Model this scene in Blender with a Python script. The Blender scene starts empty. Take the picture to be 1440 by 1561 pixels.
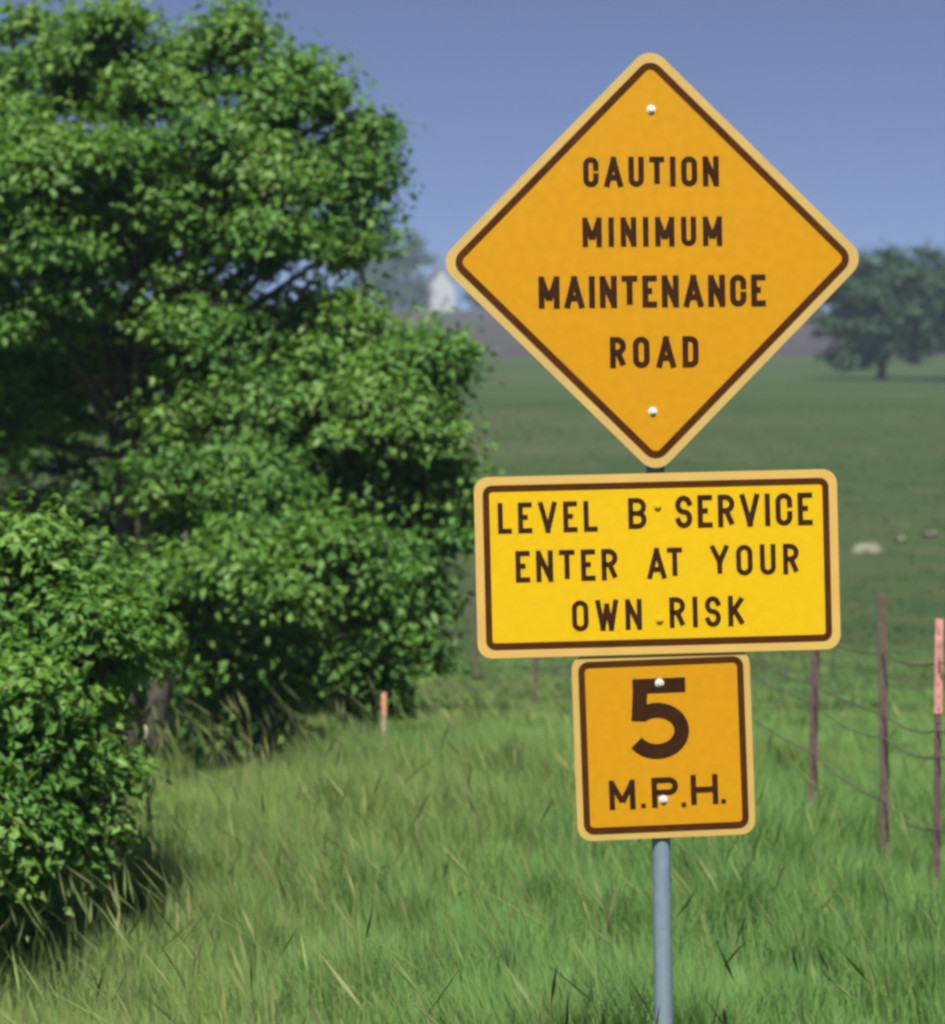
import bpy, math, random
import numpy as np
from mathutils import Vector, Matrix

# ------------------------------------------------------------------ camera, sky, sun, exposure
scene = bpy.context.scene
COL = scene.collection
R = math.radians
rng = np.random.default_rng(11)
random.seed(5)

K = 0.00164 / 6.5          # tangent of one photograph pixel (1440 px wide picture)
EYE = 2.0                  # camera height, metres
FOV = 2 * math.atan(720 * K)

cam_d = bpy.data.cameras.new('camera')
cam = bpy.data.objects.new('camera', cam_d)
COL.objects.link(cam)
cam.location = (0, 0, EYE)
cam.rotation_euler = (R(90), 0, 0)
cam_d.sensor_width = 36
cam_d.sensor_fit = 'HORIZONTAL'
cam_d.angle = FOV
cam_d.clip_start = 0.05
cam_d.clip_end = 4000
cam_d.dof.use_dof = True
cam_d.dof.focus_distance = 6.5
cam_d.dof.aperture_fstop = 4.5
scene.camera = cam

SUN_AZ = math.atan2(-0.13, -0.99)     # behind the camera, to its left
SUN_EL = R(58)
world = bpy.data.worlds.new('World')
scene.world = world
world.use_nodes = True
wn, wl = world.node_tree.nodes, world.node_tree.links
wn.clear()
sky = wn.new('ShaderNodeTexSky')
sky.sky_type = 'NISHITA'
sky.sun_disc = False
sky.sun_elevation = SUN_EL
sky.sun_rotation = SUN_AZ
sky.altitude = 300
sky.air_density = 0.45
sky.dust_density = 0.0
sky.ozone_density = 2.0
tint = wn.new('ShaderNodeMix')
tint.data_type = 'RGBA'
tint.blend_type = 'MULTIPLY'
tint.inputs['Factor'].default_value = 1.0
tint.inputs[7].default_value = (0.67, 0.60, 0.70, 1)
bg = wn.new('ShaderNodeBackground')
bg.inputs['Strength'].default_value = 0.05
wo = wn.new('ShaderNodeOutputWorld')
wl.new(sky.outputs[0], tint.inputs[6])
wl.new(tint.outputs[2], bg.inputs['Color'])
wl.new(bg.outputs[0], wo.inputs['Surface'])

sun_d = bpy.data.lights.new('sun', 'SUN')
sun = bpy.data.objects.new('sun', sun_d)
COL.objects.link(sun)
sun_d.energy = 5.0
sun_d.angle = R(0.53)
sun_d.color = (1.0, 0.94, 0.84)
sdir = Vector((math.sin(SUN_AZ) * math.cos(SUN_EL), math.cos(SUN_AZ) * math.cos(SUN_EL), math.sin(SUN_EL)))
sun.rotation_euler = sdir.to_track_quat('Z', 'Y').to_euler()
sun.location = (-20, -30, 40)

vs = scene.view_settings
vs.view_transform = 'Standard'
vs.look = 'None'
vs.exposure = 1.32
vs.gamma = 1.0
vs.use_curve_mapping = False
scene.cycles.use_denoising = True
scene.cycles.max_bounces = 5
scene.cycles.diffuse_bounces = 3
scene.cycles.transmission_bounces = 3
scene.cycles.adaptive_threshold = 0.02
scene.cycles.glossy_bounces = 2
scene.cycles.transparent_max_bounces = 6
scene.cycles.volume_bounces = 0
scene.cycles.filter_width = 3.0


# ------------------------------------------------------------------ helpers
def px(x, y, d):
    """the world point that stands at distance d in the direction of a photograph pixel"""
    return Vector(((x - 720) * K * d, d, EYE + (780.5 - y) * K * d))


PROF = np.array([(-40, -1.75), (0, -1.75), (4, -1.9), (7, -2.0), (12, -1.86), (18, -1.80), (25, -1.78), (32, -1.45),
                 (60, .82), (110, 4.7), (155, 8.05), (220, 13.0), (245, 14.7), (300, 19.4), (380, 27.6), (450, 34.9),
                 (470, 35.8), (500, 34.0), (560, 27), (760, 8)])


def smooth_prof():
    d = np.arange(-40, 760.1, 0.5)
    z = np.interp(d, PROF[:, 0], PROF[:, 1])
    k = np.exp(-0.5 * (np.arange(-12, 13) / 5.0) ** 2)
    k /= k.sum()
    return d, np.convolve(np.pad(z, 12, mode='edge'), k, 'valid')


PD, PZ = smooth_prof()


def ht(x, d):
    x = np.asarray(x, float)
    d = np.asarray(d, float)
    z = np.interp(d, PD, PZ) + EYE
    near = 0.035 * np.sin(x * 1.7 + d * .6) * np.cos(d * 1.1 - x * .5) + 0.02 * np.sin(x * 3.1 - d * 2.3)
    far = np.clip((d - 30) / 120, 0, 1) * (0.25 * np.sin(x * .045 + d * .021) + 0.10 * np.sin(x * .11 - d * .05))
    ridge = np.exp(-.5 * ((d - 14.6) / 2.3) ** 2) * np.clip(.28 - .12 * np.clip(-x - .6, 0, 1.4) - .16 * np.clip(x - 1.3, 0, 1.2), 0.05, 1)
    ridge = ridge - np.exp(-.5 * ((d - 9.8) / 2.4) ** 2) * .11 * np.clip(-x - .3, 0, 1.9)
    side = np.clip((d - 90) / 300, 0, 1) * 0.004 * x
    return z + near * np.clip(1.2 - d / 60, 0, 1) + far + ridge - side


def tag(o, label=None, cat=None, group=None, kind=None):
    for k, v in (('label', label), ('category', cat), ('group', group), ('kind', kind)):
        if v:
            o[k] = v
    return o


def empty(name, loc, rot=(0, 0, 0)):
    o = bpy.data.objects.new(name, None)
    COL.objects.link(o)
    o.location = loc
    o.rotation_euler = rot
    o.empty_display_size = 0.2
    return o


def link(name, me, mat, parent=None, smooth=False):
    if mat:
        me.materials.append(mat)
    if smooth and len(me.polygons):
        me.polygons.foreach_set('use_smooth', np.ones(len(me.polygons), bool))
    o = bpy.data.objects.new(name, me)
    COL.objects.link(o)
    if parent:
        o.parent = parent
    return o


class MB:
    """collects faces, then builds one mesh"""

    def __init__(s):
        s.v, s.f = [], []

    def add(s, verts, faces):
        n = len(s.v)
        s.v += [tuple(v) for v in verts]
        s.f += [tuple(i + n for i in f) for f in faces]

    def box(s, lo, hi):
        x0, y0, z0 = lo
        x1, y1, z1 = hi
        s.add([(x0, y0, z0), (x1, y0, z0), (x1, y1, z0), (x0, y1, z0), (x0, y0, z1), (x1, y0, z1), (x1, y1, z1), (x0, y1, z1)],
              [(0, 3, 2, 1), (4, 5, 6, 7), (0, 1, 5, 4), (1, 2, 6, 5), (2, 3, 7, 6), (3, 0, 4, 7)])

    def tube(s, pts, rad, n=6, cap=True):
        pts = [Vector(p) for p in pts]
        rad = rad if hasattr(rad, '__len__') else [rad] * len(pts)
        verts, faces = [], []
        up = None
        for i, p in enumerate(pts):
            t = (pts[min(i + 1, len(pts) - 1)] - pts[max(i - 1, 0)]).normalized()
            if up is None:
                up = t.orthogonal().normalized()
            a = (up - t * up.dot(t))
            a = a.normalized() if a.length > 1e-5 else t.orthogonal().normalized()
            up = a
            b = t.cross(a)
            for k in range(n):
                th = 2 * math.pi * k / n
                verts.append(p + (a * math.cos(th) + b * math.sin(th)) * rad[i])
        for i in range(len(pts) - 1):
            for k in range(n):
                k2 = (k + 1) % n
                faces.append((i * n + k, i * n + k2, (i + 1) * n + k2, (i + 1) * n + k))
        if cap:
            faces.append(tuple(reversed(range(n))))
            faces.append(tuple((len(pts) - 1) * n + k for k in range(n)))
        s.add(verts, faces)

    def prism(s, outline, z0, z1):
        """outline in local x, z (counter-clockwise seen from -y); z0..z1 is depth along y"""
        n = len(outline)
        v = [(x, z0, z) for x, z in outline] + [(x, z1, z) for x, z in outline]
        f = [tuple(range(n)), tuple(reversed(range(n, 2 * n)))]
        f += [(i, i + n, (i + 1) % n + n, (i + 1) % n) for i in range(n)]
        s.add(v, f)

    def build(s, name, mat, parent=None, smooth=False):
        me = bpy.data.meshes.new(name)
        me.from_pydata(s.v, [], s.f)
        me.update()
        return link(name, me, mat, parent, smooth)


def big_mesh(name, co, loops, starts, totals, col=None):
    me = bpy.data.meshes.new(name)
    me.vertices.add(len(co))
    me.vertices.foreach_set('co', co.astype(np.float32).ravel())
    me.loops.add(len(loops))
    me.loops.foreach_set('vertex_index', loops.astype(np.int32))
    me.polygons.add(len(starts))
    me.polygons.foreach_set('loop_start', starts.astype(np.int32))
    me.update(calc_edges=True)
    if col is not None:
        at = me.color_attributes.new('tone', 'FLOAT_COLOR', 'POINT')
        at.data.foreach_set('color', col.astype(np.float32).ravel())
    return me


# ------------------------------------------------------------------ materials
def new_mat(name):
    m = bpy.data.materials.new(name)
    m.use_nodes = True
    nt = m.node_tree
    b = nt.nodes['Principled BSDF']
    return m, nt.nodes, nt.links, b


def plain(name, col, rough=0.6, metal=0.0, noise=0.0, nscale=8.0, bump=0.0, spec=0.5):
    m, n, l, b = new_mat(name)
    b.inputs['Roughness'].default_value = rough
    b.inputs['Metallic'].default_value = metal
    b.inputs['Specular IOR Level'].default_value = spec
    if noise or bump:
        tc = n.new('ShaderNodeTexCoord')
        nz = n.new('ShaderNodeTexNoise')
        nz.inputs['Scale'].default_value = nscale
        nz.inputs['Detail'].default_value = 6
        l.new(tc.outputs['Object'], nz.inputs['Vector'])
        cr = n.new('ShaderNodeValToRGB')
        cr.color_ramp.elements[0].position = 0.3
        cr.color_ramp.elements[1].position = 0.7
        cr.color_ramp.elements[0].color = tuple(c * (1 - noise) for c in col) + (1,)
        cr.color_ramp.elements[1].color = tuple(min(1, c * (1 + noise)) for c in col) + (1,)
        l.new(nz.outputs['Fac'], cr.inputs['Fac'])
        l.new(cr.outputs[0], b.inputs['Base Color'])
        if bump:
            bp = n.new('ShaderNodeBump')
            bp.inputs['Strength'].default_value = bump
            bp.inputs['Distance'].default_value = 0.02
            l.new(nz.outputs['Fac'], bp.inputs['Height'])
            l.new(bp.outputs[0], b.inputs['Normal'])
    else:
        b.inputs['Base Color'].default_value = tuple(col) + (1,)
    return m


def foliage_mat(name, rough=0.45, trans=0.35, tcol=(1.25, 1.35, 0.5), spec=0.5):
    m, n, l, b = new_mat(name)
    at = n.new('ShaderNodeAttribute')
    at.attribute_name = 'tone'
    l.new(at.outputs['Color'], b.inputs['Base Color'])
    b.inputs['Roughness'].default_value = rough
    b.inputs['Specular IOR Level'].default_value = spec
    tr = n.new('ShaderNodeBsdfTranslucent')
    mu = n.new('ShaderNodeMix')
    mu.data_type = 'RGBA'
    mu.blend_type = 'MULTIPLY'
    mu.inputs['Factor'].default_value = 1
    mu.inputs[7].default_value = tcol + (1,)
    l.new(at.outputs['Color'], mu.inputs[6])
    l.new(mu.outputs[2], tr.inputs['Color'])
    mx = n.new('ShaderNodeMixShader')
    mx.inputs[0].default_value = trans
    l.new(b.outputs[0], mx.inputs[1])
    l.new(tr.outputs[0], mx.inputs[2])
    l.new(mx.outputs[0], n['Material Output'].inputs['Surface'])
    return m


def ground_mat(name, stops, scale, scale2, bump=0.5):
    m, n, l, b = new_mat(name)
    tc = n.new('ShaderNodeTexCoord')
    a = n.new('ShaderNodeTexNoise')
    a.inputs['Scale'].default_value = scale
    a.inputs['Detail'].default_value = 8
    a.inputs['Roughness'].default_value = 0.62
    c = n.new('ShaderNodeTexNoise')
    c.inputs['Scale'].default_value = scale2
    c.inputs['Detail'].default_value = 5
    mp = n.new('ShaderNodeMapping')
    mp.inputs['Scale'].default_value = (.4, 1, 1)
    l.new(tc.outputs['Object'], mp.inputs['Vector'])
    l.new(mp.outputs[0], a.inputs['Vector'])
    l.new(tc.outputs['Object'], c.inputs['Vector'])
    ad = n.new('ShaderNodeMath')
    ad.operation = 'MULTIPLY_ADD'
    ad.inputs[1].default_value = 0.45
    ad.inputs[2].default_value = 0.0
    l.new(c.outputs['Fac'], ad.inputs[0])
    ad2 = n.new('ShaderNodeMath')
    ad2.operation = 'MULTIPLY_ADD'
    ad2.inputs[1].default_value = 0.55
    l.new(a.outputs['Fac'], ad2.inputs[0])
    l.new(ad.outputs[0], ad2.inputs[2])
    cr = n.new('ShaderNodeValToRGB')
    el = cr.color_ramp.elements
    el[0].position, el[1].position = stops[0][0], stops[-1][0]
    el[0].color, el[1].color = stops[0][1] + (1,), stops[-1][1] + (1,)
    for p, cc in stops[1:-1]:
        e = el.new(p)
        e.color = cc + (1,)
    l.new(ad2.outputs[0], cr.inputs['Fac'])
    l.new(cr.outputs[0], b.inputs['Base Color'])
    b.inputs['Roughness'].default_value = 0.9
    b.inputs['Specular IOR Level'].default_value = 0.0
    bp = n.new('ShaderNodeBump')
    bp.inputs['Strength'].default_value = bump
    bp.inputs['Distance'].default_value = 0.15
    l.new(c.outputs['Fac'], bp.inputs['Height'])
    l.new(bp.outputs[0], b.inputs['Normal'])
    return m


M = {}
M['verge'] = ground_mat('verge_soil', [(.3, (.06, .105, .024)), (.55, (.085, .14, .032)), (.75, (.11, .145, .045))], 0.9, 9, .6)
M['pasture'] = ground_mat('pasture_turf', [(.34, (.020, .041, .018)), (.45, (.027, .047, .020)), (.55, (.037, .053, .024)), (.66, (.053, .060, .035))], 0.07, .8, .5)
M['field'] = ground_mat('tilled_soil', [(.3, (.029, .025, .028)), (.5, (.037, .032, .034)), (.7, (.044, .039, .037))], 0.05, .5, .5)
M['leaf'] = foliage_mat('leaf_blade', 0.5, 0.40, (1.15, 1.2, .5), spec=.2)
M['far_leaf'] = foliage_mat('far_leaf', 0.6, 0.2, spec=.3)
M['grass'] = foliage_mat('grass_blade', 0.7, 0.36, (1.1, 1.2, .6), spec=.05)
M['bark'] = plain('bark', (.042, .036, .030), .95, noise=.5, nscale=14, bump=.9)
M['amber'] = plain('amber_sheeting', (.345, .163, .001), .6, noise=.05, nscale=38, spec=.15)
M['yellow'] = plain('yellow_sheeting', (.425, .268, .0005), .6, noise=.04, nscale=38, spec=.15)
M['amber_edge'] = plain('amber_edge_sheeting', (.33, .215, .055), .6, noise=.06, nscale=9)
M['yellow_edge'] = plain('yellow_edge_sheeting', (.37, .235, .055), .6, noise=.06, nscale=9)
M['ink'] = plain('brown_black_ink', (.022, .007, .002), .7, noise=.3, nscale=30, spec=.08)
M['ink_border'] = plain('brown_border_ink', (.040, .011, .001), .7, noise=.25, nscale=20, spec=.08)
M['alu'] = plain('aluminium', (.62, .63, .64), .45, metal=.9)
M['galv'] = plain('galvanised_steel', (.140, .185, .245), .6, metal=.3, noise=.10, nscale=26, bump=.05)
M['bolt'] = plain('zinc_bolt', (.50, .48, .45), .55, metal=.3)
M['bolt_yellow'] = plain('yellow_painted_bolt', (.50, .33, .02), .6)
M['rust'] = plain('rusty_red_steel', (.062, .034, .034), .85, noise=.2, nscale=22, bump=.3)
M['rust_brown'] = plain('rusty_brown_steel', (.060, .043, .032), .85, noise=.25, nscale=22, bump=.3)
M['pinktop'] = plain('pink_red_paint', (.34, .15, .145), .7, noise=.5, nscale=18)
M['wire'] = plain('weathered_wire', (.05, .042, .036), .8, metal=.1)
M['orange'] = plain('orange_paint', (.40, .20, .12), .6, noise=.2, nscale=25)
M['palewood'] = plain('pale_weathered_wood', (.25, .235, .155), .8, noise=.25, nscale=30, bump=.3)
M['rock'] = plain('pale_limestone', (.10, .105, .075), .95, noise=.5, nscale=7, bump=.6)
M['whitewall'] = plain('white_siding', (.27, .28, .31), .7, noise=.05, nscale=1.5)
M['greyroof'] = plain('grey_roofing', (.13, .14, .16), .75, noise=.12, nscale=2)
M['glass'] = plain('dark_window_glass', (.03, .035, .04), .1)


# ------------------------------------------------------------------ ground sheets
def sheet(name, ds, half, nx, mat):
    ds = np.asarray(ds, float)
    u = np.linspace(-1, 1, nx)
    xs = np.sign(u) * np.abs(u) ** 1.8 * half
    X, Y = np.meshgrid(xs, ds)
    Z = ht(X, Y)
    co = np.stack([X, Y, Z], -1).reshape(-1, 3)
    i, j = np.meshgrid(np.arange(len(ds) - 1), np.arange(nx - 1), indexing='ij')
    a = (i * nx + j).ravel()
    q = np.stack([a, a + 1, a + nx + 1, a + nx], 1)
    me = big_mesh(name, co, q.ravel(), np.arange(0, len(q) * 4, 4), None)
    o = link(name, me, mat, smooth=True)
    tag(o, kind='structure')
    return o


sheet('roadside_verge', np.arange(-35, 24.01, .5), 320, 161, M['verge'])['label'] = 'rough roadside verge under the tall grass'
sheet('pasture', np.concatenate([np.arange(24, 60, 1.0), np.arange(60, 246, 3.0)]), 320, 161, M['pasture'])['label'] = 'muted green pasture rising behind the wire fence'
sheet('tilled_field', np.concatenate([np.arange(243, 560, 4.0), np.arange(563, 750, 12.0)]), 320, 161, M['field'])['label'] = 'grey brown tilled field along the hilltop'


# ------------------------------------------------------------------ lettering: stroke letters like road lettering
def arc(cx, cy, rx, ry, a0, a1, n=9):
    return [(cx + rx * math.cos(R(a0 + (a1 - a0) * i / n)), cy + ry * math.sin(R(a0 + (a1 - a0) * i / n))) for i in range(n + 1)]


def glyph(ch, w, h):
    """centre lines of a letter inside w x h: list of (points, closed)"""
    r = min(w / 2, h * .3)
    if ch == 'O':
        p = arc(w - r, h - r, r, r, 0, 90) + arc(r, h - r, r, r, 90, 180) + arc(r, r, r, r, 180, 270) + arc(w - r, r, r, r, 270, 360)
        return [(p, True)]
    if ch == 'C':
        return [([(w, h * .66)] + arc(w - r, h - r, r, r, 0, 90) + arc(r, h - r, r, r, 90, 180) + arc(r, r, r, r, 180, 270)
                 + arc(w - r, r, r, r, 270, 360) + [(w, h * .34)], False)]
    if ch == 'U':
        return [([(0, h)] + arc(r, r, r, r, 180, 270) + arc(w - r, r, r, r, 270, 360) + [(w, h)], False)]
    if ch == 'A':
        return [([(0, 0), (w / 2, h)], False), ([(w, 0), (w / 2, h)], False), ([(w * .2, h * .27), (w * .8, h * .27)], None)]
    if ch == 'T':
        return [([(0, h), (w, h)], False), ([(w / 2, 0), (w / 2, h)], None)]
    if ch == 'I':
        return [([(w / 2, 0), (w / 2, h)], False)]
    if ch == 'N':
        return [([(0, 0), (0, h)], False), ([(0, h), (w, 0)], None), ([(w, 0), (w, h)], False)]
    if ch == 'M':
        return [([(0, 0), (0, h)], False), ([(0, h), (w / 2, h * .2)], None), ([(w / 2, h * .2), (w, h)], None), ([(w, 0), (w, h)], False)]
    if ch == 'W':
        q = [(0, h), (w * .26, 0), (w / 2, h * .85), (w * .74, 0), (w, h)]
        return [([a, b], False) for a, b in zip(q, q[1:])]
    if ch == 'V':
        return [([(0, h), (w / 2, 0)], False), ([(w, h), (w / 2, 0)], False)]
    if ch == 'Y':
        return [([(0, h), (w / 2, h * .45)], False), ([(w, h), (w / 2, h * .45)], False), ([(w / 2, 0), (w / 2, h * .45)], None)]
    if ch == 'E':
        return [([(w, h), (0, h), (0, 0), (w, 0)], False), ([(0, h * .52), (w * .8, h * .52)], None)]
    if ch == 'L':
        return [([(0, h), (0, 0), (w, 0)], False)]
    if ch == 'H':
        return [([(0, 0), (0, h)], False), ([(w, 0), (w, h)], False), ([(0, h * .5), (w, h * .5)], None)]
    if ch == 'K':
        return [([(0, 0), (0, h)], False), ([(0, h * .36), (w, h)], None), ([(w * .3, h * .56), (w, 0)], None)]
    if ch in 'PR':
        q = h * .25
        st = [([(0, 0), (0, h), (w - q, h)] + arc(w - q, h - q, q, q, 90, -90) + [(0, h - 2 * q)], False)]
        if ch == 'R':
            st.append(([(w * .5, h - 2 * q), (w, 0)], None))
        return st
    if ch == 'B':
        q = h * .25
        return [([(0, 0), (0, h), (w - q, h)] + arc(w - q, h - q, q * .96, q, 90, -90) + [(0, h - 2 * q)], False),
                ([(w * .4, h - 2 * q)] + arc(w - q, q, q, q, 90, -90) + [(0, 0)], None)]
    if ch == 'D':
        return [([(0, 0), (0, h)] + arc(w - r, h - r, r, r, 90, 0) + arc(w - r, r, r, r, 0, -90), True)]
    if ch == 'S':
        q = h * .25
        p = arc(w / 2, h - q, w / 2, q, 15, 180) + arc(w / 2, h - q, w / 2, q, 180, 262)[1:]
        p += arc(w / 2, q, w / 2, q, 82, 0)[1:] + arc(w / 2, q, w / 2, q, 0, -165)[1:]
        return [(p, False)]
    if ch == '5':
        cy, ry = h * .315, h * .315
        return [([(w * .12, h), (w * .95, h)], False), ([(w * .13, h * 1.02), (w * .07, h * .47)], None),
                (arc(w * .46, cy, w * .54, ry, 126, -148, 20), None)]
    if ch == '.':
        return [([(0, 0), (0, .0001)], False)]
    return []


WID = dict(A=.62, I=.0, M=.66, W=.74, N=.54, O=.54, E=.46, L=.45, V=.6, Y=.6, T=.5, K=.55, H=.62, P=.55)


def ribbon(mb, pts, closed, t, y0, y1):
    P = [Vector((a, b)) for a, b in pts]
    Q = [P[0]]
    for p in P[1:]:
        if (p - Q[-1]).length > t * .04:
            Q.append(p)
    P = Q
    if closed and (P[0] - P[-1]).length < t * .04:
        P.pop()
    n = len(P)
    if n == 1:
        P.append(P[0] + Vector((0, .0001)))
        n = 2
    if closed is False:          # square ends reach the edge of the letter box
        P[0] = P[0] + (P[0] - P[1]).normalized() * t * .5
        P[-1] = P[-1] + (P[-1] - P[-2]).normalized() * t * .5
    Lf, Rt = [], []
    for i in range(n):
        a = P[(i - 1) % n] if (closed is True or i > 0) else None
        b = P[(i + 1) % n] if (closed is True or i < n - 1) else None
        d1 = (P[i] - a).normalized() if a is not None else (b - P[i]).normalized()
        d2 = (b - P[i]).normalized() if b is not None else d1
        n1, n2 = Vector((-d1.y, d1.x)), Vector((-d2.y, d2.x))
        m = n1 + n2
        m = m.normalized() if m.length > .05 else n1
        s = min(1.0 / max(m.dot(n1), .35), 1.7) * t / 2
        Lf.append(P[i] + m * s)
        Rt.append(P[i] - m * s)
    seg = n if closed is True else n - 1
    for i in range(seg):
        j = (i + 1) % n
        quad = [Lf[i], Rt[i], Rt[j], Lf[j]]
        v = [(q.x, y0, q.y) for q in quad] + [(q.x, y1, q.y) for q in quad]
        mb.add(v, [(0, 1, 2, 3), (0, 4, 5, 1), (2, 6, 7, 3), (1, 5, 6, 2), (3, 7, 4, 0)])


def word(name, text, x0, x1, ztop, zbot, t, face, parent, label, mat):
    """a word between x0..x1, zbot..ztop in plate coordinates, standing proud of y = face towards -y"""
    mb = MB()
    H = ztop - zbot
    ws = [(t if c in 'I.' else WID.get(c, .52) * H) for c in text]
    gap = (x1 - x0 - sum(ws)) / max(1, len(text) - 1)
    if len(text) == 1:
        ws = [x1 - x0]
    x = x0
    for c, w in zip(text, ws):
        for k, (pts, closed) in enumerate(glyph(c, max(w - t, 0), H - t)):
            ribbon(mb, [(x + t / 2 + a, zbot + t / 2 + b) for a, b in pts], closed, t, face - .0006 - k * .00015, face + .0001)
        x += w + gap
    o = mb.build(name, mat, parent)
    o['label'] = label
    return o


# ------------------------------------------------------------------ the road sign
S = 0.00164
DS = 6.5


def rrect(w, h, r, n=6):
    pts = []
    for cx, cz, a in ((w / 2 - r, h / 2 - r, 0), (-w / 2 + r, h / 2 - r, 90), (-w / 2 + r, -h / 2 + r, 180), (w / 2 - r, -h / 2 + r, 270)):
        pts += arc(cx, cz, r, r, a, a + 90, n)
    return pts


def ring(mb, outer, inner, y0, y1):
    n = len(outer)
    v = [(x, y0, z) for x, z in outer] + [(x, y0, z) for x, z in inner] + [(x, y1, z) for x, z in outer] + [(x, y1, z) for x, z in inner]
    f = []
    for i in range(n):
        j = (i + 1) % n
        f += [(i, j, n + j, n + i), (i, 2 * n + i, 2 * n + j, j), (n + i, n + j, 3 * n + j, 3 * n + i)]
    mb.add(v, f)


post_base = px(1020.3, 780.5, DS)
post_base.z = float(ht(post_base.x, DS)) - 0.02
sign = empty('road_sign', (post_base.x, post_base.y + .035, post_base.z))
tag(sign, 'tall road sign with three yellow plates stacked on one grey steel post', 'road sign')
S0 = sign.location


def plate(name, cx, cy, w, h, r, roll, yaw, diamond, face_mat, edge_mat, margin, line, texts, bolts, label, yoff=0.0, tmul=.2):
    """one plate; texts: (word, x0, x1, ytop, ybottom) in photograph pixels"""
    c = px(cx, cy, DS)
    rollr = R(roll)
    dz = R(45) if diamond else 0

    def loc(xp, yp):
        a, b = (xp - cx) * S, -(yp - cy) * S
        return (a * math.cos(-rollr) - b * math.sin(-rollr), a * math.sin(-rollr) + b * math.cos(-rollr))

    def rot(pts):
        return [(a * math.cos(dz) - b * math.sin(dz), a * math.sin(dz) + b * math.cos(dz)) for a, b in pts]

    mb = MB()
    mb.prism(rot(rrect(w, h, r)), 0, .0025)
    p = mb.build(name, edge_mat, sign)
    p['label'] = label
    p.location = Vector((c.x, c.y + yoff, c.z)) - S0
    # roll about the line of sight (counter-clockwise in the picture), yaw about the vertical
    p.rotation_mode = 'QUATERNION'
    p.rotation_quaternion = Matrix.Rotation(R(yaw), 4, 'Z').to_quaternion() @ Matrix.Rotation(-rollr, 4, 'Y').to_quaternion()
    m1, m2 = margin * S, (margin + line) * S
    b = MB()
    b.prism(rot(rrect(w - 2 * m2 + .003, h - 2 * m2 + .003, max(r - m2, .006))), -.0006, 0)
    b.build('face_sheet', face_mat, p)
    b = MB()
    ring(b, rot(rrect(w - 2 * m1, h - 2 * m1, max(r - m1 * .6, .012))), rot(rrect(w - 2 * m2, h - 2 * m2, max(r - m2 * .8, .008))), -.0011, -.00005)
    b.build('border', M['ink_border'], p)
    b = MB()
    b.prism(rot(rrect(w - .004, h - .004, r)), .0027, .0034)
    b.build('back_face', M['alu'], p)
    for (txt, x0, x1, yt, yb) in texts:
        a = loc((x0 + x1) / 2, (yt + yb) / 2)
        hw, hh = (x1 - x0) * S / 2, (yb - yt) * S / 2
        word('lettering', txt, a[0] - hw, a[0] + hw, a[1] + hh, a[1] - hh, (yb - yt) * S * (.185 if txt == '5' else .9 if txt == '.' else tmul), -.0006, p, 'dark brown word ' + txt if txt != '5' else 'large black numeral 5', M['ink'])
    for (bx, by) in bolts:
        a = loc(bx, by)
        mb = MB()
        mb.tube([(a[0], -.0004, a[1]), (a[0], -.0025, a[1])], [.0115, .0112], 16)
        mb.tube([(a[0], -.0030, a[1]), (a[0], -.0062, a[1]), (a[0], -.0070, a[1])], [.0075, .0075, .006], 6)
        mb.tube([(a[0], .0036, a[1]), (a[0], .075, a[1])], [.004, .004], 8)
        mb.build('bolt', M['yellow'] if face_mat is M['yellow'] else M['bolt'], p)
    return p


plate('diamond_plate', 995, 397, .762, .762, .048, 0.85, 3, True, M['amber'], M['amber_edge'], 13, 11,
      [('CAUTION', 888, 1096, 239, 285), ('MINIMUM', 887, 1101, 331, 376), ('MAINTENANCE', 820, 1168, 420, 469), ('ROAD', 929, 1065, 513, 561)],
      [(992, 167), (994.5, 627)], 'amber diamond plate reading CAUTION MINIMUM MAINTENANCE ROAD', tmul=.19)
plate('rectangular_plate', 1002.5, 859, .912, .452, .036, 1.4, 3, False, M['yellow'], M['yellow_edge'], 13, 10,
      [('LEVEL', 758, 910, 765, 812), ('B', 957, 985, 759, 806), ('SERVICE', 1029, 1240, 753, 803),
       ('ENTER', 785, 941, 838, 886), ('AT', 986, 1040, 835, 882), ('YOUR', 1083, 1219, 830, 877),
       ('OWN', 871, 978, 914, 961), ('RISK', 1020, 1136, 909, 956)],
      [(1002, 771), (1005, 944)], 'bright yellow rectangular plate reading LEVEL B SERVICE ENTER AT YOUR OWN RISK', tmul=.165)
plate('square_plate', 1011.5, 1136, .448, .464, .036, 2.1, 3, False, M['amber'], M['amber_edge'], 10, 10,
      [('5', 957, 1050, 1034, 1157), ('M', 928, 968, 1189, 1234), ('.', 977, 985, 1224, 1232), ('P', 993, 1034, 1185, 1231),
       ('.', 1039, 1046, 1223, 1231), ('H', 1053, 1095, 1181, 1227), ('.', 1100, 1108, 1218, 1226)],
      [(1005, 1041), (1011, 1219)], 'amber square plate reading 5 M.P.H.', yoff=.006, tmul=.19)

pt = MB()
top = px(990.5, 120, DS) - S0 + Vector((0, .035 - .0, 0))
pt.tube([(0, 0, -.5), (0, 0, 0), tuple(Vector((top.x, 0.0, top.z)) * .5), (top.x, 0.0, top.z)], .0235, 20)
post = pt.build('post', M['galv'], sign, True)
post.location = (0, .0, 0)


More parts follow.
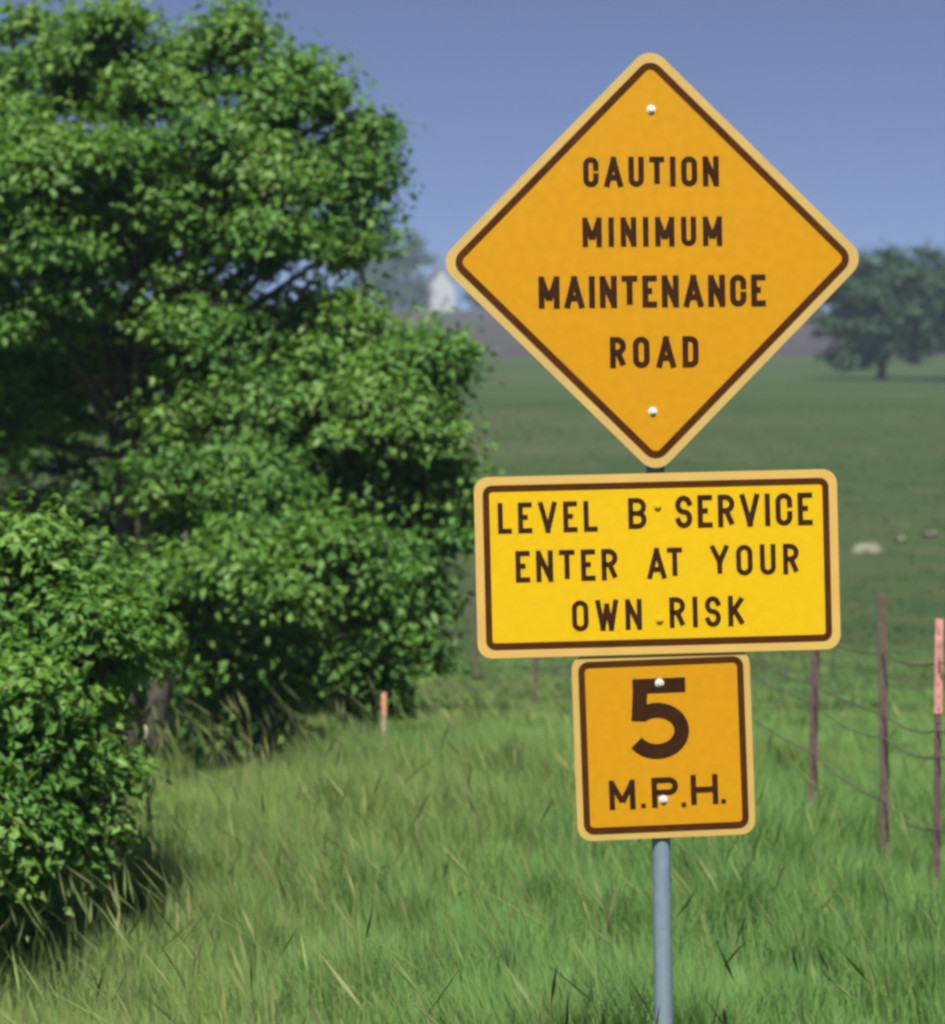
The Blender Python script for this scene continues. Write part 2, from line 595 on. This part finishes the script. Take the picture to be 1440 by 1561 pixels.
# ------------------------------------------------------------------ vegetation
def leaf_cloud(centers, radii, n, size, seed, tones, flat=.6, up=.55, asp=.55):
    """leaves gathered in clumps: returns a mesh of small folded leaf blades"""
    g = np.random.default_rng(seed)
    centers, radii = np.asarray(centers), np.asarray(radii)
    w = radii ** 2
    idx = g.choice(len(centers), n, p=w / w.sum())
    v = g.normal(size=(n, 3))
    v /= np.linalg.norm(v, axis=1)[:, None]
    v[:, 2] = np.where(v[:, 2] < -.35, -v[:, 2] * .6, v[:, 2])
    rr = radii[idx] * np.clip(np.abs(g.normal(size=n)) * .62, .05, 1.25 + .25 * g.random(n))
    P = centers[idx] + v * rr[:, None] * np.array([1, 1, flat])
    nrm = v * (1 - up) + np.array([0, 0, 1]) * up + g.normal(size=(n, 3)) * .42
    nrm /= np.linalg.norm(nrm, axis=1)[:, None]
    t = v + g.normal(size=(n, 3)) * .8 + np.array([0, 0, -.45])
    t -= nrm * (t * nrm).sum(1)[:, None]
    t /= np.linalg.norm(t, axis=1)[:, None] + 1e-9
    s = np.cross(nrm, t)
    L = size * (.6 + .75 * g.random(n))
    Wd = L * asp * .5
    droop = nrm * (-(.10 + .15 * g.random(n)) * L)[:, None]
    b0 = P - t * (L * .5)[:, None]
    tip = P + t * (L * .5)[:, None] + droop
    l_ = P - t * (L * .06)[:, None] + s * Wd[:, None] + nrm * (L * .07)[:, None]
    r_ = P - t * (L * .06)[:, None] - s * Wd[:, None] + nrm * (L * .07)[:, None]
    co = np.stack([b0, r_, tip, l_], 1).reshape(-1, 3)
    q = np.arange(n * 4).reshape(n, 4)
    loops = np.stack([q[:, 0], q[:, 1], q[:, 2], q[:, 0], q[:, 2], q[:, 3]], 1).ravel()
    tones = np.asarray(tones)
    clump_t = g.random(len(centers))
    a = np.clip(clump_t[idx] * .55 + g.random(n) * .45, 0, .999) * (len(tones) - 1)
    i0 = a.astype(int)
    f = (a - i0)[:, None]
    c = tones[i0] * (1 - f) + tones[i0 + 1] * f
    c = c * (.82 + .36 * g.random(n))[:, None]
    col = np.concatenate([c, np.ones((n, 1))], 1).repeat(4, 0)
    return big_mesh('crown', co, loops, np.arange(0, n * 6, 3), None, col)


def clumps_on(lobes, per, rad, seed, inner=.25):
    """lobes: (centre, (rx, ry, rz)); scatter leaf clumps over their shells, some inside"""
    g = np.random.default_rng(seed)
    C, Rd = [], []
    for c, r3 in lobes:
        c, r3 = np.array(c), np.array(r3)
        k = max(6, int(per * (r3[0] * r3[2]) ** 1.0))
        v = g.normal(size=(k, 3))
        v /= np.linalg.norm(v, axis=1)[:, None]
        q = np.where(g.random(k) < inner, .3 + .5 * g.random(k), .72 + .30 * g.random(k) + .22 * g.random(k) ** 4)
        C.append(c + v * r3 * q[:, None])
        Rd.append(rad * (.45 + 1.1 * g.random(k)))
    return np.concatenate(C), np.concatenate(Rd)


def branch_path(a, b, n, wob, g):
    a, b = np.array(a), np.array(b)
    pts = []
    off = g.normal(size=3) * wob
    for i in range(n + 1):
        t = i / n
        p = a * (1 - t) + b * t + off * math.sin(math.pi * t) + g.normal(size=3) * wob * .18 * math.sin(math.pi * t)
        p[2] += .25 * np.linalg.norm(b - a) * .35 * math.sin(math.pi * t) * (1 if t < 1 else 0)
        pts.append(tuple(p))
    return pts


def make_tree(name, base, trunk_top, trunk_r, lobes, per, rad, nleaf, leaf, seed, tones, label, cat='tree', group=None, mat=None, extra_stems=(), twig=.3, flat=.85, sides=7):
    g = np.random.default_rng(seed + 99)
    t = empty(name, base)
    tag(t, label, cat, group)
    b0 = np.array(base)
    C, Rd = clumps_on(lobes, per, rad, seed)
    me = leaf_cloud(C - b0, Rd, nleaf, leaf, seed, tones, flat=flat)
    cr = link('crown', me, mat or M['leaf'], t)
    cr['kind'] = 'stuff'
    tb = MB()
    top_l = np.array(trunk_top) - b0
    mid = top_l * .5 + g.normal(size=3) * trunk_r * .8
    pts = [(0, 0, -.25), (0, 0, .02), tuple(mid * .5 + g.normal(size=3) * trunk_r * .3), tuple(mid), tuple(top_l)]
    tb.tube(pts, [trunk_r * 1.5, trunk_r * 1.25, trunk_r, trunk_r * .85, trunk_r * .5], sides + 2)
    for s in extra_stems:
        e = np.array(s) - b0
        st = g.normal(size=3) * trunk_r * 1.5
        st[2] = -.2
        tb.tube(branch_path(st, e, 5, .12 * np.linalg.norm(e) * .5, g), [trunk_r * .7, trunk_r * .6, trunk_r * .5, trunk_r * .4, trunk_r * .3, trunk_r * .2], sides)
    tb.build('trunk', M['bark'], t, True)
    for c, r3 in lobes:
        lb = MB()
        k = .45 + .5 * g.random()
        st = mid * (1 - k) + top_l * k
        e = np.array(c) - b0
        lb.tube(branch_path(st, e, 5, .1 * np.linalg.norm(e - st), g), list(np.linspace(trunk_r * .30, trunk_r * .07, 6)), sides)
        dist = np.linalg.norm(C - np.array(c), axis=1)
        near = np.where(dist < max(r3) * 1.15)[0]
        for i in near[: int(len(near) * twig)]:
            lb.tube(branch_path(e, C[i] - b0, 3, .06 * dist[i], g), list(np.linspace(trunk_r * .08, trunk_r * .025, 4)), 4, cap=False)
        lb.build('limb', M['bark'], t, True)
    return t


def lobe(x, y, r, d, dy=0.0, sy=1.0, sz=1.0):
    c = px(x, y, d + dy)
    q = r * K * (d + dy) * (.90 if d < 20 else 1)
    return (tuple(c), (q, q * sy, q * sz))


def gbase(x, d):
    X = (x - 720) * K * d
    return (X, d, float(ht(X, d)))


T_MAIN = [(.042, .105, .026), (.056, .138, .028), (.078, .172, .030), (.112, .212, .044), (.15, .23, .066)]
T_SHRUB = [(.046, .120, .026), (.062, .152, .028), (.084, .186, .032), (.118, .222, .046), (.16, .235, .07)]
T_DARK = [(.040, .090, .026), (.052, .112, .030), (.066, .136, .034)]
T_FAR = [(.018, .046, .020), (.024, .060, .024), (.032, .072, .028)]

D = 17.5
make_tree('broadleaf_tree', gbase(170, D), px(190, 560, D), .15,
          [lobe(70, 130, 115, D, .3), lobe(215, 110, 95, D, -.1), lobe(330, 115, 75, D, .2), lobe(-60, 260, 150, D),
           lobe(415, 205, 74, D, -.1), lobe(495, 255, 54, D, .15), lobe(480, 160, 22, D), lobe(552, 205, 18, D), lobe(425, 125, 22, D), lobe(360, 60, 28, D), lobe(545, 290, 20, D), lobe(120, 280, 130, D, -.5), lobe(290, 260, 115, D, -.45),
           lobe(410, 330, 110, D, -.4), lobe(520, 370, 55, D), lobe(40, 440, 115, D, -.6), lobe(500, 480, 85, D, -.3),
           lobe(330, 470, 105, D, -.5), lobe(420, 580, 110, D, -.55), lobe(280, 590, 80, D, -.3), lobe(525, 560, 55, D),
           lobe(-40, 620, 120, D, .2), lobe(240, 380, 180, D, 1.2), lobe(60, 600, 110, D, 1.5)],
          80, .25, 190000, .068, 3, T_MAIN, 'large dark green leafy tree filling the upper left of the view',
          extra_stems=(px(80, 500, D), px(330, 500, D)))
D2 = 16.9
make_tree('broadleaf_tree', gbase(545, D2), px(560, 760, D2), .09,
          [lobe(625, 612, 24, D2), lobe(575, 640, 60, D2, .1), lobe(622, 660, 40, D2, -.2), lobe(545, 690, 95, D2, -.2),
           lobe(615, 745, 60, D2), lobe(672, 778, 26, D2), lobe(650, 835, 52, D2, -.2), lobe(560, 830, 90, D2), lobe(600, 920, 52, D2, -.2),
           lobe(430, 760, 100, D2, .2), lobe(630, 990, 42, D2, -.1), lobe(545, 990, 70, D2), lobe(650, 560, 8, D2)],
          84, .23, 100000, .068, 8, T_MAIN, 'smaller leafy tree reaching towards the sign from behind the bushes', extra_stems=(px(620, 800, D2), px(470, 800, D2)))
D3 = 15.4
make_tree('roadside_bush', gbase(355, D3), px(370, 960, D3), .06,
          [lobe(290, 760, 60, D3, .5), lobe(390, 730, 50, D3, .5), lobe(425, 830, 62, D3, .1), lobe(230, 880, 66, D3), lobe(335, 880, 55, D3, -.2), lobe(440, 935, 60, D3, -.2),
           lobe(520, 860, 48, D3, .1), lobe(290, 990, 62, D3, .1), lobe(400, 1020, 60, D3), lobe(490, 1030, 50, D3, .2), lobe(355, 1095, 40, D3, .15), lobe(560, 1060, 32, D3, .4), lobe(205, 1010, 42, D3, .1), lobe(560, 930, 45, D3, .2)],
          95, .215, 85000, .066, 21, T_MAIN, 'broad mid green bush under the trees, just left of the orange stake', cat='bush', extra_stems=(px(300, 900, D3), px(450, 930, D3)))
D4 = 10.8
make_tree('roadside_bush', gbase(60, D4), px(70, 1000, D4), .05,
          [lobe(8, 900, 95, D4), lobe(93, 900, 66, D4, .2), lobe(58, 1000, 95, D4, -.2), lobe(118, 1010, 52, D4), lobe(-62, 1020, 110, D4),
           lobe(15, 1110, 95, D4, -.45), lobe(-75, 1180, 100, D4, -.5), lobe(45, 1190, 62, D4, -.55), lobe(25, 1275, 62, D4, -.7), lobe(-65, 1300, 80, D4, -.75), lobe(105, 1190, 50, D4, -.2), lobe(120, 1100, 46, D4, .9), lobe(135, 1190, 36, D4, 1.0), lobe(173, 1000, 55, D4, .9), lobe(90, 1130, 36, D4, .1), lobe(138, 950, 34, D4), lobe(-5, 1355, 48, D4, -.5), lobe(-75, 1390, 55, D4, -.5), lobe(55, 1320, 40, D4, -.4), lobe(100, 1265, 36, D4, -.2)],
          105, .175, 95000, .056, 31, T_SHRUB, 'bright green bush spilling over the grass at the left edge', cat='bush', extra_stems=(px(20, 950, D4), px(120, 980, D4)))
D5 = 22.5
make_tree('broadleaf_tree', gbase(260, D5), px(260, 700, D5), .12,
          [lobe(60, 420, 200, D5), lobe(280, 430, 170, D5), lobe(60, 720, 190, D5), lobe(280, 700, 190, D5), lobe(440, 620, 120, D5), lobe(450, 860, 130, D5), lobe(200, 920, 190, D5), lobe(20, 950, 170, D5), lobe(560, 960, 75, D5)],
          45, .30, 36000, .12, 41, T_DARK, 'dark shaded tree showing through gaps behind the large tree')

# young trees and oaks far up the pasture
DO = 155.0
make_tree('pasture_tree', gbase(1342, DO), px(1338, 505, DO), .26,
          [lobe(1300, 440, 42, DO), lobe(1352, 425, 40, DO), lobe(1395, 420, 38, DO), lobe(1270, 470, 34, DO), lobe(1330, 475, 50, DO, -1), lobe(1390, 470, 45, DO, -1), lobe(1425, 455, 34, DO), lobe(1345, 515, 34, DO, -1), lobe(1300, 510, 28, DO), lobe(1410, 500, 26, DO), lobe(1262, 505, 24, DO), lobe(1365, 400, 18, DO), lobe(1320, 410, 18, DO), lobe(1370, 530, 24, DO, -1), lobe(1318, 540, 20, DO), lobe(1375, 500, 45, DO), lobe(1425, 495, 30, DO), lobe(1400, 530, 24, DO), lobe(1430, 420, 24, DO), lobe(1285, 535, 20, DO)],
          7.0, .85, 46000, .34, 51, T_FAR, 'spreading blue green tree up the pasture just right of the diamond plate', mat=M['far_leaf'], sides=6)
make_tree('pasture_tree', gbase(1472, 150), px(1472, 500, 150), .24,
          [lobe(1465, 445, 36, 150), lobe(1505, 440, 40, 150), lobe(1460, 490, 34, 150), lobe(1510, 490, 40, 150), lobe(1450, 520, 26, 150), lobe(1490, 530, 26, 150)],
          6, .85, 18000, .34, 52, T_FAR, 'dark far tree cut off by the right edge beside the spreading tree', mat=M['far_leaf'], sides=6)
DH = 440.0
make_tree('hilltop_tree', gbase(598, DH), px(600, 440, DH), .4,
          [lobe(600, 385, 38, DH), lobe(628, 400, 28, DH), lobe(570, 400, 36, DH), lobe(632, 430, 22, DH), lobe(598, 430, 42, DH), lobe(560, 440, 34, DH), lobe(620, 455, 24, DH)],
          .9, 1.6, 15000, .8, 61, T_FAR, 'hazy round tree on the hilltop left of the white house', mat=M['far_leaf'], sides=6)
make_tree('hilltop_tree', gbase(765, DH + 8), px(765, 450, DH + 8), .35,
          [lobe(735, 450, 24, DH + 8), lobe(770, 430, 34, DH + 8), lobe(790, 455, 30, DH + 8), lobe(745, 470, 22, DH + 8)],
          .9, 1.6, 9000, .8, 62, T_FAR, 'hazy dark tree right of the white house half hidden behind the diamond', mat=M['far_leaf'], sides=6)


def low_bush(x, d, r, h, n, seed, label):
    b = gbase(x, d)
    c = (b[0], d, b[2] + h * .55)
    make_tree('pasture_bush', b, (b[0], d, b[2] + h * .5), .05, [(c, (r, r, h * .5)), ((c[0] + r * .7, d, c[2] - h * .15), (r * .7, r * .7, h * .35))],
              6, .3, n, .2, seed, T_FAR, label, cat='bush', mat=M['far_leaf'], twig=.15, sides=4)


low_bush(1272, 172, 1.5, 1.5, 1400, 71, 'low dark bush at the left foot of the spreading pasture tree')
low_bush(600, 430, 5.5, 3.0, 2500, 72, 'low dark bush at the foot of the hazy hilltop tree')

# ------------------------------------------------------------------ farmhouse on the hilltop
hx = (672 - 720) * K * DH
hz = float(ht(hx, DH))
house = empty('white_house', (hx, DH, hz), (0, 0, R(8)))
tag(house, 'small white house with grey roof on the distant hilltop', 'house')
w2, hw_, hg, dl = 2.35, 4.7, 7.9, 9.0
mb = MB()
mb.prism([(-w2, -.8), (w2, -.8), (w2, hw_), (0, hg - .25), (-w2, hw_)], 0, dl)
mb.build('wall', M['whitewall'], house)
mb = MB()
for sgn in (-1, 1):
    o = [(0, hg), (sgn * (w2 + .35), hw_ - .35), (sgn * (w2 + .35), hw_ - .6), (0, hg - .24)]
    mb.prism(o if sgn < 0 else o[::-1], -.35, dl + .35)
roof = mb.build('roof', M['greyroof'], house)
mb = MB()
mb.prism([(-w2 - 2.2, -.8), (-w2 - .003, -.8), (-w2 - .003, 3.0), (-w2 - 2.2, 2.1)], .8, dl - .8)
mb.build('lean_to', M['whitewall'], house)
mb = MB()
mb.prism([(-w2 - 2.5, 2.05), (-w2 - .004, 3.08), (-w2 - .004, 3.24), (-w2 - 2.5, 2.2)], .5, dl - .5)
mb.build('lean_to_roof', M['greyroof'], house)
for wx, wz in ((.9, 1.2),):
    mb = MB()
    mb.box((wx - .4, -.03, wz), (wx + .4, .02, wz + 1.2))
    wd = mb.build('window', M['whitewall'], house)
    mb = MB()
    mb.box((wx - .32, -.045, wz + .08), (wx + .32, -.028, wz + 1.12))
    mb.build('pane', M['glass'], wd)

# ------------------------------------------------------------------ wire fence
fence = empty('wire_fence', gbase(1350, 12.0))
tag(fence, 'rusty steel post fence with sagging barbed wire receding past the sign', 'fence')
F0 = fence.location
posts = [(1426, 11.1, 945, 'pinktop', .010), (1350, 12.0, 905, 'rust_brown', -.012), (1237, 13.5, 925, 'rust', .02), (1126, 16.4, 0, 'rust', 0), (1042, 18.6, 0, 'rust_brown', .01),
         (918, 21.0, 0, 'rust', 0), (815, 23.4, 0, 'rust', .01), (726, 25.8, 0, 'rust_brown', -.015), (652, 28.2, 0, 'rust', .02),
         (588, 31, 0, 'rust', 0), (530, 34, 0, 'rust', 0)]
tops = []
for (xp, d, yt, mk, lean) in posts:
    b = Vector(gbase(xp, d)) - F0
    tz = (px(xp, yt, d).z - F0.z - b.z) if yt else 1.22
    tz = min(max(tz, 1.05), 1.55)
    mb = MB()
    mm = M['rust'] if mk == 'pinktop' else M[mk]
    fw, ft = (.030 if mk == 'pinktop' else .042), .007
    prof = [(-fw / 2, 0), (fw / 2, 0), (fw / 2, ft), (ft / 2, ft), (ft / 2, .036), (-ft / 2, .036), (-ft / 2, ft), (-fw / 2, ft)]
    zs = [-.35, tz * .5, tz]
    rings = [[(a + lean * z, c_, z) for a, c_ in prof] for z in zs]
    nv = len(prof)
    mb.add([v for rg in rings for v in rg],
           [(i * nv + k, i * nv + (k + 1) % nv, (i + 1) * nv + (k + 1) % nv, (i + 1) * nv + k) for i in range(2) for k in range(nv)]
           + [tuple(2 * nv + k for k in range(nv))])
    z = .25
    while z < tz - .05:      # studs on the face of the post
        mb.box((lean * z - .004, -.004, z), (lean * z + .004, 0.002, z + .010))
        z += .054 * (1 if d < 16 else 3)
    p = mb.build('post', mm, fence)
    p.location = b
    if mk == 'pinktop':
        p['label'] = 'fence post with a pink painted top at the right edge'
        cb = MB()
        pr = [(x * 1.12, y * 1.12 - .004) for x, y in prof]
        lo, hi = tz - .40, tz + .004
        cb.add([(x + lean * zz, y, zz) for zz in (lo, hi) for x, y in pr], [(k, (k + 1) % nv, nv + (k + 1) % nv, nv + k) for k in range(nv)] + [tuple(nv + k for k in range(nv))])
        cb.build('painted_top', M['pinktop'], p)
    tops.append((b, tz, lean))
g = np.random.default_rng(77)
for hfrac in (.87, .66, .58, .36):
    mb = MB()
    pts = []
    for i, (b, tz, lean) in enumerate(tops):
        q = Vector((b.x + lean * tz * hfrac, b.y - .008, b.z + tz * hfrac * (1.0 if tz < 1.4 else .93)))
        if i:
            prev = pts[-1]
            sag = (.012 + .022 * g.random()) * (1 if hfrac > .6 else 1.5)
            for k in range(1, 7):
                t = k / 7
                m = prev.lerp(q, t)
                m.z -= sag * 4 * t * (1 - t)
                pts.append(m)
        else:
            pts.append(q + Vector((.35, -1.6, .03)))
        pts.append(q)
    mb.tube(pts, .0045, 5)
    for i in range(len(pts) - 1):       # barbs
        a, b_ = pts[i], pts[i + 1]
        if a.y + F0.y > 20:
            break
        nb = max(1, int((b_ - a).length / .13))
        for k in range(nb):
            c = a.lerp(b_, (k + .5) / nb)
            v = Vector(g.normal(size=3)).normalized() * .017
            mb.tube([c - v, c + v], .0014, 3)
    mb.build('wire', M['wire'], fence)

# ------------------------------------------------------------------ stakes and rocks
b = gbase(585, 15.3)
st = empty('marker_stake', b)
tag(st, 'short orange topped marker stake in the grass below the smaller tree', 'stake')
hh = px(585, 1056, 15.3).z - b[2]
mb = MB()
mb.box((-.012, -.009, -.3), (.012, .009, hh - .13))
mb.build('stake_body', M['palewood'], st)
mb = MB()
mb.box((-.0145, -.0115, hh - .13), (.0145, .0115, hh))
mb.build('painted_top', M['orange'], st)

b = gbase(232, 12.2)
st = empty('wooden_stake', b, (0, R(-2), 0))
hh = px(232, 1105, 12.2).z - b[2]
mb = MB()
mb.tube([(0, 0, -.3), (.004, 0, hh * .4), (-.004, 0, hh * .8), (0, 0, hh)], [.010, .010, .009, .007], 7)
o = mb.build('stake_body', M['palewood'], st, True)
tag(st, 'thin pale wooden stake standing between the two bushes', 'stake')


def rock(x, d, sx, sy, sz, seed, label):
    g = np.random.default_rng(seed)
    import bmesh
    bm = bmesh.new()
    bmesh.ops.create_icosphere(bm, subdivisions=3, radius=1)
    dirs = g.normal(size=(14, 3))
    dirs /= np.linalg.norm(dirs, axis=1)[:, None]
    offs = .45 + .4 * g.random(14)
    for v in bm.verts:
        p = np.array(v.co)
        for dd, oo in zip(dirs, offs):
            e = p @ dd - oo
            if e > 0:
                p = p - dd * e
        v.co = Vector((p[0] * sx, p[1] * sy, p[2] * sz))
    me = bpy.data.meshes.new('field_rock')
    bm.to_mesh(me)
    bm.free()
    o = link('field_rock', me, M['rock'])
    bb = gbase(x, d)
    o.location = (bb[0], bb[1], bb[2] + sz * .42)
    o.rotation_euler = (0, 0, g.random() * 3)
    tag(o, label, 'rock', 'pale rocks on the pasture')


rock(1318, 42.0, .38, .3, .12, 1, 'largest pale limestone rock on the pasture right of the yellow rectangle')
rock(1372, 43.5, .16, .14, .09, 2, 'small pale rock just right of the largest rock')
rock(1416, 44.5, .22, .16, .08, 3, 'flat pale rock nearest the right edge of the pasture')


# ------------------------------------------------------------------ grass
def vnoise(x, y, s, seed):
    """cheap smooth noise 0..1"""
    g = np.random.default_rng(seed)
    a = np.zeros_like(x)
    for k in range(7):
        th, ph = g.random() * 6.28, g.random() * 6.28
        f = s * (.6 + 1.3 * g.random())
        a += np.sin((x * math.cos(th) + y * math.sin(th)) * f + ph)
    return np.clip(.5 + a / 7, 0, 1)


def blades(name, n, d0, d1, hmin, hmax, wid, seed, tones_a, tones_b, dens_pow=1.0, lean=.42, keep=None, shrink=False, wavy=1):
    g = np.random.default_rng(seed)
    d = d0 + (d1 - d0) * g.random(n) ** dens_pow
    x = (g.random(n) * 2 - 1) * (.19 * d + 1.1)
    # tussocks: pull roots together
    cx = x + .16 * np.sin(x * 9 + d * 4) + .1 * np.sin(d * 11 - x * 6)
    cd = d + .14 * np.sin(d * 9 - x * 5) + .08 * np.sin(x * 13)
    if wavy:
        x, d = cx, cd
    if keep is not None:
        k = keep(x, d, g)
        x, d = x[k], d[k]
        n = len(x)
    tuft = vnoise(x, d, 3.2, seed + 1)
    big = vnoise(x, d, .9, seed + 2)
    h = (hmin + (hmax - hmin) * g.random(n)) * (.62 + .5 * tuft + .25 * (big - .5))
    if shrink:
        h = h * np.clip(1.15 - np.clip(d - 8.5, 0, 6) / 6 * .2 - np.clip(d - 15, 0, 5) / 5 * .65, .28, 1.15)
    z = ht(x, d) - .02
    phi = g.random(n) * 6.283
    la = lean * (.3 + .9 * g.random(n))
    lx = np.cos(phi) * la - .02 - .16 * (vnoise(x, d, 1.3, seed + 3) - .3)
    ly = np.sin(phi) * la
    w = wid * (.6 + .8 * g.random(n)) * (.75 + d / 40)
    fx, fy = np.cos(phi + 1.57 + g.normal(size=n) * .5), np.sin(phi + 1.57)
    lev = np.array([0, .55, 1.0])
    wl_ = np.array([.8, .85])
    co = np.zeros((n, 5, 3))
    for i, t in enumerate(lev):
        bx = x + lx * h * t ** 1.9
        by = d + ly * h * t ** 1.9
        bz = z + h * (t - .22 * t ** 3 * la / max(lean, .01))
        if i < 2:
            co[:, 2 * i] = np.stack([bx - fx * w * wl_[i] / 2, by - fy * w * wl_[i] / 2, bz], 1)
            co[:, 2 * i + 1] = np.stack([bx + fx * w * wl_[i] / 2, by + fy * w * wl_[i] / 2, bz], 1)
        else:
            co[:, 4] = np.stack([bx, by, bz], 1)
    tri = np.array([0, 1, 3, 0, 3, 2, 2, 3, 4])
    loops = (np.arange(n)[:, None] * 5 + tri[None]).ravel()
    ta, tb_ = np.asarray(tones_a), np.asarray(tones_b)
    side = np.clip(.5 + (x / (.18 * d)) * .75 + (vnoise(x, d, 1.1, seed + 5) - .5) * 1.5, 0, 1)   # yellower at left, greener right
    ia, ib = g.integers(0, len(ta), n), g.integers(0, len(tb_), n)
    pick = g.random(n) < side
    c = np.where(pick[:, None], tb_[ib], ta[ia]) * (.85 + .3 * g.random(n))[:, None]
    col = np.concatenate([c, np.ones((n, 1))], 1).repeat(5, 0)
    me = big_mesh(name, co.reshape(-1, 3), loops, np.arange(0, n * 9, 3), None, col)
    return link(name, me, M['grass'])


G_OLIVE = [(.156, .240, .070), (.164, .242, .074), (.178, .240, .086), (.146, .238, .070), (.195, .244, .100)]
G_GREEN = [(.122, .240, .068), (.130, .250, .070), (.140, .250, .078), (.124, .242, .084), (.162, .255, .092)]
o = blades('tall_grass', 600000, 6.2, 30, .32, .50, .0030, 201, G_OLIVE, G_GREEN, 1.0, shrink=True,
           keep=lambda x, d, g: g.random(len(d)) < np.clip((30 - d) / 9, 0, 1))
tag(o, 'tall green and straw coloured grass covering the roadside verge', 'grass', kind='stuff')


def seed_heads(n, seed):
    g = np.random.default_rng(seed)
    d = 6 + 17 * g.random(n) ** .9
    x = (g.random(n) * 2 - 1) * (.19 * d + .8)
    keep = g.random(n) < np.clip(.75 - x / (.18 * d) * .5, .12, 1)
    x, d = x[keep], d[keep]
    n = len(x)
    z = ht(x, d)
    h = (.44 + .2 * g.random(n)) * np.clip(1.15 - np.clip(d - 8.5, 0, 6) / 6 * .2 - np.clip(d - 15, 0, 5) / 5 * .6, .3, 1.15)
    lx = -.10 + .22 * g.normal(size=n)
    ly = g.normal(size=n) * .12
    co = np.zeros((n, 10, 3))
    def at(t):
        return np.stack([x + lx * h * t ** 2, d + ly * h * t ** 2, z + h * t], 1)
    base, m1, tip0 = at(np.full(n, .3)), at(np.full(n, .7)), at(np.ones(n))
    w = np.zeros((n, 3)); w[:, 0] = .0011
    co[:, 0], co[:, 1], co[:, 2], co[:, 3] = base - w, base + w, m1 + w, m1 - w
    hv = np.stack([lx * .35 - .02, ly * .3, np.full(n, .13)], 1) * (.7 + .6 * g.random(n))[:, None]
    p0 = m1 + (tip0 - m1) * .6
    a = np.stack([np.full(n, .0045), g.normal(size=n) * .002, np.zeros(n)], 1) * (.6 + .8 * g.random(n))[:, None]
    c2 = np.stack([np.zeros(n), np.full(n, .0045), np.zeros(n)], 1)
    co[:, 4] = p0
    co[:, 5], co[:, 6] = p0 + hv * .4 - a, p0 + hv * .4 + a
    co[:, 7], co[:, 8] = p0 + hv * .4 - c2, p0 + hv * .4 + c2
    co[:, 9] = p0 + hv
    tri = np.array([0, 1, 2, 0, 2, 3, 3, 2, 4, 4, 6, 9, 4, 9, 5, 4, 8, 9, 4, 9, 7])
    loops = (np.arange(n)[:, None] * 10 + tri[None]).ravel()
    t = np.array([(.19, .23, .09), (.17, .22, .08), (.22, .24, .11), (.15, .21, .07)])
    c = t[g.integers(0, 4, n)] * (.8 + .4 * g.random(n))[:, None]
    col = np.concatenate([c, np.ones((n, 1))], 1).repeat(10, 0)
    me = big_mesh('seed_heads', co.reshape(-1, 3), loops, np.arange(0, n * 21, 3), None, col)
    return link('seed_heads', me, M['grass'])


o = seed_heads(3200, 301)
tag(o, 'pale straw seed heads nodding above the verge grass', 'seed heads', kind='stuff')

o = blades('pasture_grass', 60000, 23.0, 110, .03, .12, .012, 401, [(.052, .073, .027), (.058, .075, .031), (.075, .082, .038)], [(.043, .070, .024), (.050, .072, .028), (.058, .076, .032)], 2.2, wavy=0)
tag(o, 'short muted pasture grass on the slope beyond the fence', 'grass', kind='stuff')

# ------------------------------------------------------------------ haze: a closed box of even pale air round everything
mb = MB()
mb.box((-345, -45, -4), (345, 770, 57))
hz_o = mb.build('haze', None)
tag(hz_o, 'thin pale summer haze over the far hill', 'haze', kind='stuff')
hm = bpy.data.materials.new('haze_air')
hm.use_nodes = True
hn = hm.node_tree.nodes
for nd in list(hn):
    if nd.type != 'OUTPUT_MATERIAL':
        hn.remove(nd)
pv = hn.new('ShaderNodeVolumePrincipled')
pv.inputs['Color'].default_value = (.60, .80, 1.0, 1)
pv.inputs['Density'].default_value = 0.0006
pv.inputs['Anisotropy'].default_value = 0.2
hm.node_tree.links.new(pv.outputs[0], hn['Material Output'].inputs['Volume'])
hz_o.data.materials.append(hm)
